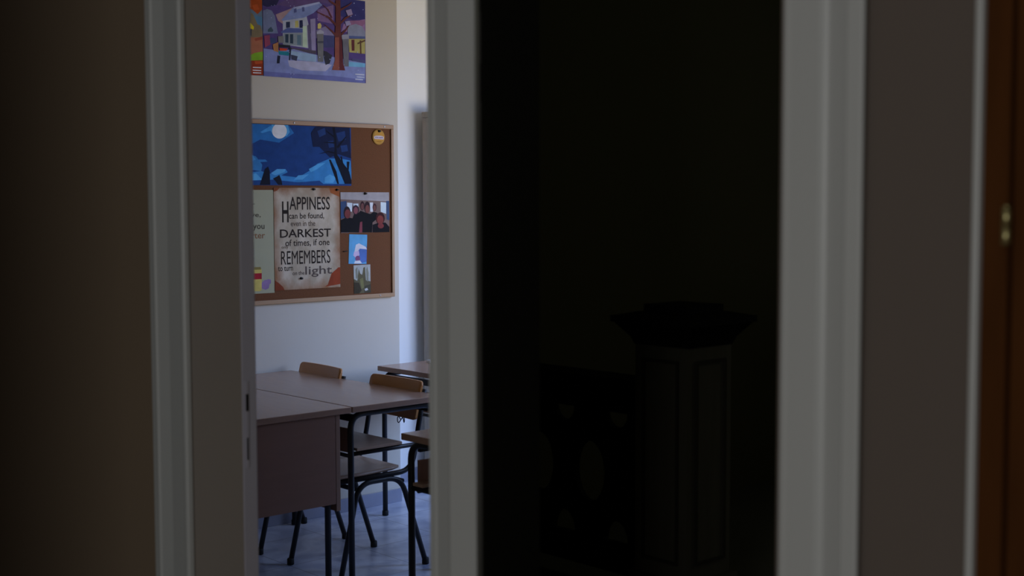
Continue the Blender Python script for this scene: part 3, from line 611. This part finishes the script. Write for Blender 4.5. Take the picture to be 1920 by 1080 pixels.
  ((178, 190, 190), [(0.5826, 0.0981), (0.5813, 0.1263), (0.5777, 0.1533), (0.5721, 0.1777), (0.5647, 0.1983), (0.5558, 0.2141), (0.5461, 0.2243), (0.5358, 0.2284), (0.5256, 0.2261), (0.516, 0.2178), (0.5074, 0.2036), (0.5003, 0.1845), (0.4949, 0.1613), (0.4917, 0.1353), (0.4907, 0.1076), (0.492, 0.0797), (0.4955, 0.0529), (0.5011, 0.0286), (0.5084, 0.008), (0.5172, -0.0079), (0.5269, -0.0182), (0.5371, -0.0225), (0.5473, -0.0206), (0.557, -0.0124), (0.5657, 0.0016), (0.5729, 0.0207), (0.5783, 0.044), (0.5816, 0.0702)]),
  ((12, 16, 30), [(0.4102, 0.9956), (0.4304, 0.8393), (0.4439, 0.7349), (0.4635, 0.6907), (0.4729, 0.7684), (0.4749, 0.9945)]),
  ((12, 16, 30), [(0.4917, 0.8896), (0.5181, 0.8539), (0.5313, 0.8273), (0.5441, 0.9056), (0.5502, 0.9931), (0.5239, 0.9936), (0.5046, 0.9241)]),
  ((14, 22, 50), [(0.7356, 0.1179), (0.7634, 0.0084), (0.8603, -0.0416), (0.9907, -0.0309), (0.9991, 0.5287), (0.9142, 0.4615), (0.8578, 0.5192), (0.7893, 0.3446), (0.7481, 0.3478)]),
  ((24, 42, 84), [(0.7768, 0.0782), (0.8253, 0.0195), (0.8317, 0.1263), (0.79, 0.1839)]),
  ((22, 40, 82), [(0.9017, 0.1014), (0.9583, 0.0596), (0.9648, 0.204), (0.9151, 0.2445)]),
  ((22, 40, 82), [(0.8451, 0.2505), (0.8801, 0.2295), (0.8866, 0.3371), (0.8516, 0.3578)]),
  ((24, 44, 88), [(0.9289, 0.3157), (0.9716, 0.2941), (0.9782, 0.4027), (0.9355, 0.4238)]),
  ((8, 12, 26), [(0.8741, -0.0037), (0.8916, -0.0056), (0.9012, 0.2096), (0.9036, 0.4622), (0.9839, 0.7483), (1.0059, 0.9667), (0.9545, 0.9677), (0.8994, 0.6069), (0.8859, 0.4994), (0.8903, 0.2827)]),
  ((8, 12, 26), [(0.8507, 0.5556), (0.8611, 0.555), (0.8988, 0.7516), (0.9155, 0.9685), (0.9049, 0.9687), (0.8777, 0.7705)]),
  ((8, 12, 26), [(0.9281, 0.4967), (0.9366, 0.4962), (0.9486, 0.677), (0.9554, 0.7494), (0.9412, 0.7499)]),
  ((8, 12, 26), [(0.9703, 0.585), (0.9882, 0.584), (0.9803, 0.7484), (0.9835, 0.8577), (0.9708, 0.8216)]),
  ((8, 12, 26), [(0.9006, 0.336), (0.965, 0.1495), (0.9693, 0.16), (0.9111, 0.3623)]),
  ((8, 12, 26), [(0.8907, 0.1926), (0.832, 0.0725), (0.8348, 0.0615), (0.8944, 0.1652)]),
  ((8, 12, 26), [(0.8938, 0.2824), (0.8172, 0.2708), (0.8187, 0.26), (0.894, 0.2554)]),
  ((8, 12, 26), [(0.9015, 0.4623), (0.8443, 0.4301), (0.7818, 0.4702), (0.8444, 0.4086), (0.903, 0.4351)]),
 ],
 'pale': [
  ((105, 85, 120), [(0.7924, 0.8977), (0.8367, 0.8726), (0.8894, 0.8689), (0.9238, 0.9017), (0.9049, 0.954), (0.8519, 0.9681), (0.7911, 0.9503)]),
  ((105, 85, 120), [(0.8895, 0.8637), (0.9422, 0.8705), (0.9413, 0.9075), (0.9058, 0.917), (0.9116, 0.896), (0.889, 0.8848)]),
  ((150, 135, 75), [(0.6051, 0.7664), (0.7957, 0.764), (0.7907, 0.9661), (0.7642, 0.9779), (0.617, 0.975), (0.5967, 0.9597)]),
  ((120, 25, 35), [(0.6042, 0.803), (0.7947, 0.803), (0.7933, 0.8608), (0.6027, 0.8605)]),
  ((100, 88, 50), [(0.6229, 0.7429), (0.7788, 0.7426), (0.7869, 0.768), (0.6137, 0.7677)]),
 ],
 'photo': [
  ((120, 115, 120), [(-0.011, -0.0149), (1.0056, -0.0047), (1.0038, 0.2415), (-0.0126, 0.1707)]),
  ((88, 72, 70), [(-0.0126, 0.1707), (1.0039, 0.2278), (0.9982, 1.0086), (-0.02, 0.9808)]),
  ((150, 160, 190), [(0.1281, 0.251), (0.2377, 0.2649), (0.2248, 0.4787), (0.1373, 0.451)]),
  ((150, 160, 190), [(0.2486, 0.2783), (0.3591, 0.2789), (0.3579, 0.4266), (0.2696, 0.3989)]),
  ((160, 165, 190), [(0.5938, 0.2532), (0.6614, 0.2535), (0.6596, 0.4838), (0.6032, 0.4831)]),
  ((150, 165, 200), [(0.8204, 0.2407), (0.9347, 0.2548), (0.9326, 0.5417), (0.8185, 0.4857)]),
  ((40, 55, 85), [(-0.0132, 0.237), (0.1176, 0.211), (0.114, 0.6107), (-0.0171, 0.6618)]),
  ((45, 58, 85), [(0.935, 0.2139), (1.004, 0.2141), (1.0004, 0.707), (0.943, 0.6786)]),
  ((12, 12, 16), [(-0.0173, 0.6884), (0.114, 0.6107), (0.2345, 0.6394), (0.2685, 0.5328), (0.3572, 0.5071), (0.402, 0.4539), (0.5132, 0.5091), (0.6028, 0.5373), (0.6709, 0.4839), (0.75, 0.512), (0.749, 0.648), (0.6462, 0.7547), (0.633, 0.9986), (-0.02, 0.9808)]),
  ((14, 13, 17), [(0.6457, 0.809), (0.7823, 0.7575), (0.9195, 0.7602), (0.9992, 0.8714), (0.9982, 1.0086), (0.6442, 0.9989)]),
  ((95, 45, 55), [(0.3886, 0.7362), (0.4332, 0.7236), (0.431, 0.9931), (0.3642, 0.9913)]),
  ((30, 20, 25), [(0.1982, 0.5051), (0.1904, 0.5746), (0.1699, 0.6301), (0.1406, 0.6605), (0.1085, 0.66), (0.0798, 0.6286), (0.0604, 0.5727), (0.0539, 0.5033), (0.0616, 0.4341), (0.0821, 0.3788), (0.1112, 0.3481), (0.1433, 0.3484), (0.1721, 0.3795), (0.1917, 0.4355)]),
  ((84, 40, 42), [(0.1936, 0.5318), (0.1875, 0.5804), (0.1714, 0.6192), (0.1483, 0.6405), (0.123, 0.6401), (0.1004, 0.6181), (0.085, 0.5789), (0.0798, 0.5303), (0.0858, 0.4818), (0.1019, 0.4431), (0.1249, 0.4217), (0.1502, 0.4219), (0.1729, 0.4438), (0.1884, 0.483)]),
  ((40, 28, 38), [(0.3689, 0.432), (0.3619, 0.4833), (0.3431, 0.5241), (0.3162, 0.5466), (0.2867, 0.5462), (0.2604, 0.5231), (0.2424, 0.4818), (0.2363, 0.4307), (0.2432, 0.3797), (0.2619, 0.3389), (0.2887, 0.3163), (0.3182, 0.3165), (0.3446, 0.3395), (0.3627, 0.3807)]),
  ((95, 55, 62), [(0.3466, 0.4479), (0.3419, 0.4851), (0.3293, 0.5149), (0.3114, 0.5312), (0.2918, 0.531), (0.2742, 0.5142), (0.2622, 0.4842), (0.2582, 0.447), (0.2628, 0.4099), (0.2753, 0.3802), (0.2932, 0.3637), (0.3129, 0.3639), (0.3305, 0.3806), (0.3425, 0.4106)]),
  ((40, 24, 28), [(0.4811, 0.3335), (0.4762, 0.3825), (0.4635, 0.4218), (0.4455, 0.4435), (0.4256, 0.4432), (0.4079, 0.4212), (0.3959, 0.3818), (0.3919, 0.3328), (0.3968, 0.2839), (0.4094, 0.2447), (0.4274, 0.223), (0.4473, 0.2231), (0.465, 0.245), (0.477, 0.2844)]),
  ((80, 50, 50), [(0.4697, 0.3523), (0.4664, 0.3873), (0.4575, 0.4153), (0.4448, 0.4308), (0.4309, 0.4307), (0.4186, 0.4149), (0.4101, 0.3868), (0.4073, 0.3518), (0.4107, 0.3168), (0.4196, 0.2888), (0.4322, 0.2733), (0.4461, 0.2734), (0.4585, 0.289), (0.4669, 0.3172)]),
  ((34, 22, 26), [(0.5951, 0.3749), (0.5888, 0.4393), (0.5721, 0.4909), (0.5485, 0.5193), (0.5226, 0.519), (0.4994, 0.49), (0.4837, 0.4382), (0.4785, 0.3739), (0.4848, 0.3096), (0.5013, 0.2581), (0.5249, 0.2296), (0.5508, 0.2297), (0.574, 0.2585), (0.5898, 0.3103)]),
  ((86, 50, 48), [(0.5835, 0.4153), (0.5789, 0.4598), (0.5668, 0.4955), (0.5495, 0.5151), (0.5306, 0.5148), (0.5137, 0.4948), (0.5021, 0.459), (0.4983, 0.4145), (0.5029, 0.3701), (0.515, 0.3345), (0.5322, 0.3148), (0.5511, 0.315), (0.5681, 0.3349), (0.5796, 0.3707)]),
  ((50, 30, 34), [(0.7306, 0.376), (0.7263, 0.4184), (0.7147, 0.4523), (0.6982, 0.471), (0.6801, 0.4708), (0.6639, 0.4517), (0.6529, 0.4177), (0.6492, 0.3753), (0.6535, 0.333), (0.6651, 0.2992), (0.6815, 0.2805), (0.6997, 0.2806), (0.7159, 0.2995), (0.7269, 0.3336)]),
  ((84, 54, 52), [(0.7169, 0.3922), (0.714, 0.4228), (0.7062, 0.4472), (0.6952, 0.4608), (0.6832, 0.4606), (0.6724, 0.4469), (0.665, 0.4223), (0.6626, 0.3917), (0.6655, 0.3611), (0.6732, 0.3367), (0.6842, 0.3232), (0.6963, 0.3232), (0.7071, 0.3369), (0.7145, 0.3615)]),
  ((45, 22, 24), [(0.9019, 0.6505), (0.8919, 0.7155), (0.8648, 0.7673), (0.8261, 0.7955), (0.7835, 0.7946), (0.7454, 0.7649), (0.7193, 0.7123), (0.7104, 0.6473), (0.7203, 0.5827), (0.7472, 0.531), (0.7857, 0.5026), (0.8283, 0.5032), (0.8666, 0.5326), (0.8929, 0.5852)]),
  ((92, 42, 40), [(0.8741, 0.691), (0.8669, 0.7406), (0.8476, 0.7801), (0.8199, 0.8017), (0.7895, 0.801), (0.7623, 0.7784), (0.7437, 0.7383), (0.7373, 0.6886), (0.7444, 0.6391), (0.7637, 0.5997), (0.7912, 0.578), (0.8216, 0.5785), (0.8489, 0.601), (0.8677, 0.6412)]),
  ((90, 40, 42), [(0.8798, 0.8414), (0.8733, 0.8697), (0.8553, 0.892), (0.8296, 0.9041), (0.8011, 0.9034), (0.7756, 0.8901), (0.7581, 0.867), (0.752, 0.8385), (0.7586, 0.8103), (0.7764, 0.7879), (0.8021, 0.7758), (0.8305, 0.7764), (0.8561, 0.7896), (0.8737, 0.8128)]),
 ],
 'happy_text': [
  ('H', (30, 24, 22), (0.1192, 0.1339, 0.2159, 0.3383)),
  ('APPINESS', (30, 24, 22), (0.229, 0.0885, 0.848, 0.2173)),
  ('can be found,', (30, 24, 22), (0.2199, 0.245, 0.7558, 0.3136)),
  ('even in the', (60, 50, 46), (0.246, 0.3238, 0.6166, 0.3775)),
  ('DARKEST', (30, 24, 22), (0.0827, 0.4058, 0.8596, 0.4886)),
  ('of times, if one', (30, 24, 22), (0.1611, 0.5072, 0.8357, 0.5826)),
  ('only', (60, 50, 46), (0.1038, 0.5652, 0.2038, 0.6035)),
  ('REMEMBERS', (30, 24, 22), (0.0938, 0.6176, 0.8468, 0.7521)),
  ('to turn', (30, 24, 22), (0.048, 0.7673, 0.2693, 0.8141)),
  ('on the', (50, 42, 40), (0.2636, 0.8199, 0.4408, 0.8585)),
  ('light', (62, 54, 52), (0.4544, 0.7769, 0.8698, 0.8855)),
 ],
 'pale_text': [
  ('braver', (48, 44, 38), (0.3748, 0.1154, 0.6986, 0.162)),
  ('believe,', (48, 44, 38), (0.3805, 0.2172, 0.7913, 0.2671)),
  ('than you', (48, 44, 38), (0.4112, 0.3184, 0.8494, 0.3944)),
  ('smarter', (100, 70, 50), (0.4259, 0.4175, 0.856, 0.4676)),
  ('think.', (48, 44, 38), (0.3724, 0.525, 0.6709, 0.5696)),
 ],
}
# procedural bases for the printed sheets
def sheet_mat(name, c1, c2, scale, edge=None, detail=6, grad=None):
    m = bpy.data.materials.new(name); t, b = nt(m); N = t.nodes.new; L = t.links.new
    tc = N('ShaderNodeTexCoord'); nz = N('ShaderNodeTexNoise'); nz.inputs['Scale'].default_value = scale; nz.inputs['Detail'].default_value = detail
    L(tc.outputs['Generated'], nz.inputs['Vector'])
    mx = N('ShaderNodeMix'); mx.data_type = 'RGBA'; mx.inputs[6].default_value = (*c1, 1); mx.inputs[7].default_value = (*c2, 1)
    cr = N('ShaderNodeValToRGB'); cr.color_ramp.elements[0].position = .38; cr.color_ramp.elements[1].position = .62
    L(nz.outputs[0], cr.inputs[0]); L(cr.outputs[0], mx.inputs[0]); last = mx.outputs[2]
    if edge:                                         # scorched, stained border of the parchment print
        sx = N('ShaderNodeSeparateXYZ'); L(tc.outputs['Generated'], sx.inputs[0])
        def absd(sock):
            a = N('ShaderNodeMath'); a.operation = 'SUBTRACT'; a.inputs[1].default_value = .5; L(sock, a.inputs[0])
            c = N('ShaderNodeMath'); c.operation = 'ABSOLUTE'; L(a.outputs[0], c.inputs[0]); return c.outputs[0]
        mm = N('ShaderNodeMath'); mm.operation = 'MAXIMUM'; L(absd(sx.outputs[0]), mm.inputs[0]); L(absd(sx.outputs[2]), mm.inputs[1])
        n2 = N('ShaderNodeTexNoise'); n2.inputs['Scale'].default_value = 4.5; n2.inputs['Detail'].default_value = 5; L(tc.outputs['Generated'], n2.inputs['Vector'])
        ml = N('ShaderNodeMath'); ml.operation = 'MULTIPLY_ADD'; ml.inputs[1].default_value = .34; L(n2.outputs[0], ml.inputs[0]); L(mm.outputs[0], ml.inputs[2])
        mr = N('ShaderNodeMapRange'); mr.inputs[1].default_value = .56; mr.inputs[2].default_value = .70; L(ml.outputs[0], mr.inputs[0])
        m2 = N('ShaderNodeMix'); m2.data_type = 'RGBA'; L(mr.outputs[0], m2.inputs[0]); L(last, m2.inputs[6]); m2.inputs[7].default_value = (*edge, 1); last = m2.outputs[2]
    L(last, b.inputs['Base Color']); b.inputs['Roughness'].default_value = .6; b.inputs['Specular IOR Level'].default_value = .3
    return m
parch = sheet_mat('parchment', (.42, .34, .23), (.60, .51, .38), 5, edge=(.30, .13, .045))
pale = mat('pale_green_paper', (.38, .37, .22), .6, noise=.04, nscale=10)
flat('winter_poster', 3.393, 3.982, 2.130, 2.532, YW-.001, ink((62, 50, 100)), ART['winter'], 'poster of a snowy village street at dusk with a bare tree, high on the wall', 'poster')
flat('autumn_poster', 2.800, 3.390, 2.130, 2.534, YW-.001, ink((75, 90, 110)), ART['autumn'], 'poster with orange autumn leaves and green grass left of the snowy poster', 'poster')
YB = YW-.0142
flat('night_sky_poster', 2.990, 3.878, 1.622, 1.906, YB, ink((20, 46, 96)), ART['night'], 'blue night sky poster with moon, clouds and bare trees, top of the pinboard', 'poster')
flat('quotation_poster', 3.090, 3.428, 1.116, 1.600, YB, pale, ART['pale'], 'pale green poster with handwritten words at the left edge of the pinboard', 'poster', ART['pale_text'])
ht = flat('quotation_poster', 3.429, 3.804, 1.126, 1.611, YB-.002, parch, [((100, 42, 24), [(.80, .97), (.86, .86), (.97, .80), (1, .80), (1, .97), (.75, .99)]), ((88, 40, 24), [(0, .90), (.06, .93), (.12, .97), (.14, 1), (0, 1)]), ((112, 62, 34), [(.84, .0), (1, 0), (1, .09), (.93, .07), (.86, .05)]), ((95, 50, 30), [(0, 0), (.09, 0), (.05, .03), (0, .04)])], 'scorched parchment poster of black lettering starting with the word HAPPINESS', 'poster', ART['happy_text'])
flat('group_photograph', 3.812, 4.110, 1.390, 1.590, YB, ink((88, 72, 70)), ART['photo'], 'photograph of a group of people in dark clothes pinned at the right of the board', 'photograph')
def ngon(cx, cy, rx, ry, n=16): return [(cx+rx*math.cos(k*2*PI/n), cy+ry*math.sin(k*2*PI/n)) for k in range(n)]
flat('blue_postcard', 3.856, 3.965, 1.238, 1.384, YB, ink((70, 120, 160)), [((60, 84, 140), [(.45, .52), (1, .40), (1, .92), (.55, 1), (.42, .80)]), ((165, 160, 180), [(.38, .35), (.55, .30), (.95, .42), (1, .50), (.60, .48), (.45, .62), (.3, .6)]), ((150, 135, 165), [(.28, .60), (.55, .55), (.60, .70), (.40, .80), (.25, .72)]), ((95, 60, 95), ngon(.5, .82, .14, .10)), ((160, 165, 190), [(.35, .90), (.62, .88), (.75, .98), (.30, .99)])], 'small light blue postcard with white and purple patches below the group photograph', 'postcard', rot=math.radians(2.5))
flat('grey_postcard', 3.888, 3.990, 1.088, 1.229, YB, ink((128, 130, 132)), [((70, 66, 52), [(0, .48), (.2, .55), (.3, .12), (.38, .30), (.5, .35), (.58, .10), (.68, .08), (.72, .55), (1, .60), (1, 1), (0, 1)]), ((95, 95, 88), [(.1, .15), (.22, .05), (.25, .5), (.12, .45)]), ((98, 98, 90), [(.74, .18), (.82, .06), (.9, .3), (.86, .6), (.76, .58)]), ((44, 40, 32), [(0, .60), (.3, .62), (.45, .9), (.3, 1), (0, 1)]), ((90, 88, 60), [(.35, .5), (.55, .45), (.6, .8), (.45, .85)]), ((52, 50, 42), [(.62, .75), (1, .7), (1, 1), (.6, 1)]), ((135, 135, 140), [(.62, .86), (.78, .82), (.85, .9), (.68, .93)])], 'small grey postcard of towers above dark trees, lowest on the pinboard', 'postcard', rot=math.radians(-.8))
# round badge
bg = empty('round_badge', (4.045, YB, 1.866), 'small round yellow badge with a white band, top right corner of the pinboard', 'badge')
RX = Matrix.Rotation(PI/2, 3, 'X')
MB().lathe([(.039, 0), (.0395, .003), (.037, .006), (.034, .007)], ink((130, 98, 50)), (0, 0, 0), RX, 32).build('disc', bg)
mb = MB()
mb.poly([(.031*math.cos(a), -.0073, .031*math.sin(a)) for a in [2*PI*k/28 for k in range(28)]], ink((140, 104, 48)))
mb.poly([(-.029, -.0076, -.010), (.029, -.0076, -.012), (.030, -.0076, .002), (.016, -.0076, .006), (-.016, -.0076, .006), (-.030, -.0076, .002)], ink((150, 140, 150)))
for x0 in (-.022, -.012, -.002, .008, .017): mb.poly([(x0, -.0079, -.007), (x0+.006, -.0079, -.006), (x0+.005, -.0079, .001), (x0+.001, -.0079, .0)], ink((70, 60, 90)))
mb.poly([(-.020, -.0079, -.020), (.020, -.0079, -.020), (.012, -.0079, -.026), (-.012, -.0079, -.026)], ink((120, 85, 35)))
mb.build('badge_face', bg)
# pins
def pin(x, z, y, col, label):
    mb = MB(); mb.lathe([(.0065, 0), (.0055, .003), (.0028, .0045), (.0028, .009), (.0052, .011), (.0045, .013)], col, (0, 0, 0), RX, 14)
    mb.build('push_pin', None, label, 'push pin', 'push pins on the pinboard', loc=(x, y, z))
pin(3.652, 1.604, YB-.004, m_rubber, 'black push pin at the top middle of the parchment HAPPINESS poster')
pin(3.788, 1.602, YB-.004, m_rubber, 'black push pin at the top right of the parchment HAPPINESS poster')
pin(3.960, 1.584, YB-.002, m_rubber, 'black push pin at the top of the group photograph')
pin(4.046, 1.895, YB-.007, m_rubber, 'black push pin at the top of the round yellow badge')
pin(3.575, 1.178, YB-.004, m_rubber, 'black push pin low on the parchment HAPPINESS poster')
mb = MB(); mb.tube([(-.012, -.003, -.001), (.012, -.003, .001)], .0022, m_rubber, 8)
mb.build('short_nail', None, 'short dark nail on the cork left of the blue postcard', 'nail', loc=(3.836, YB, 1.300))
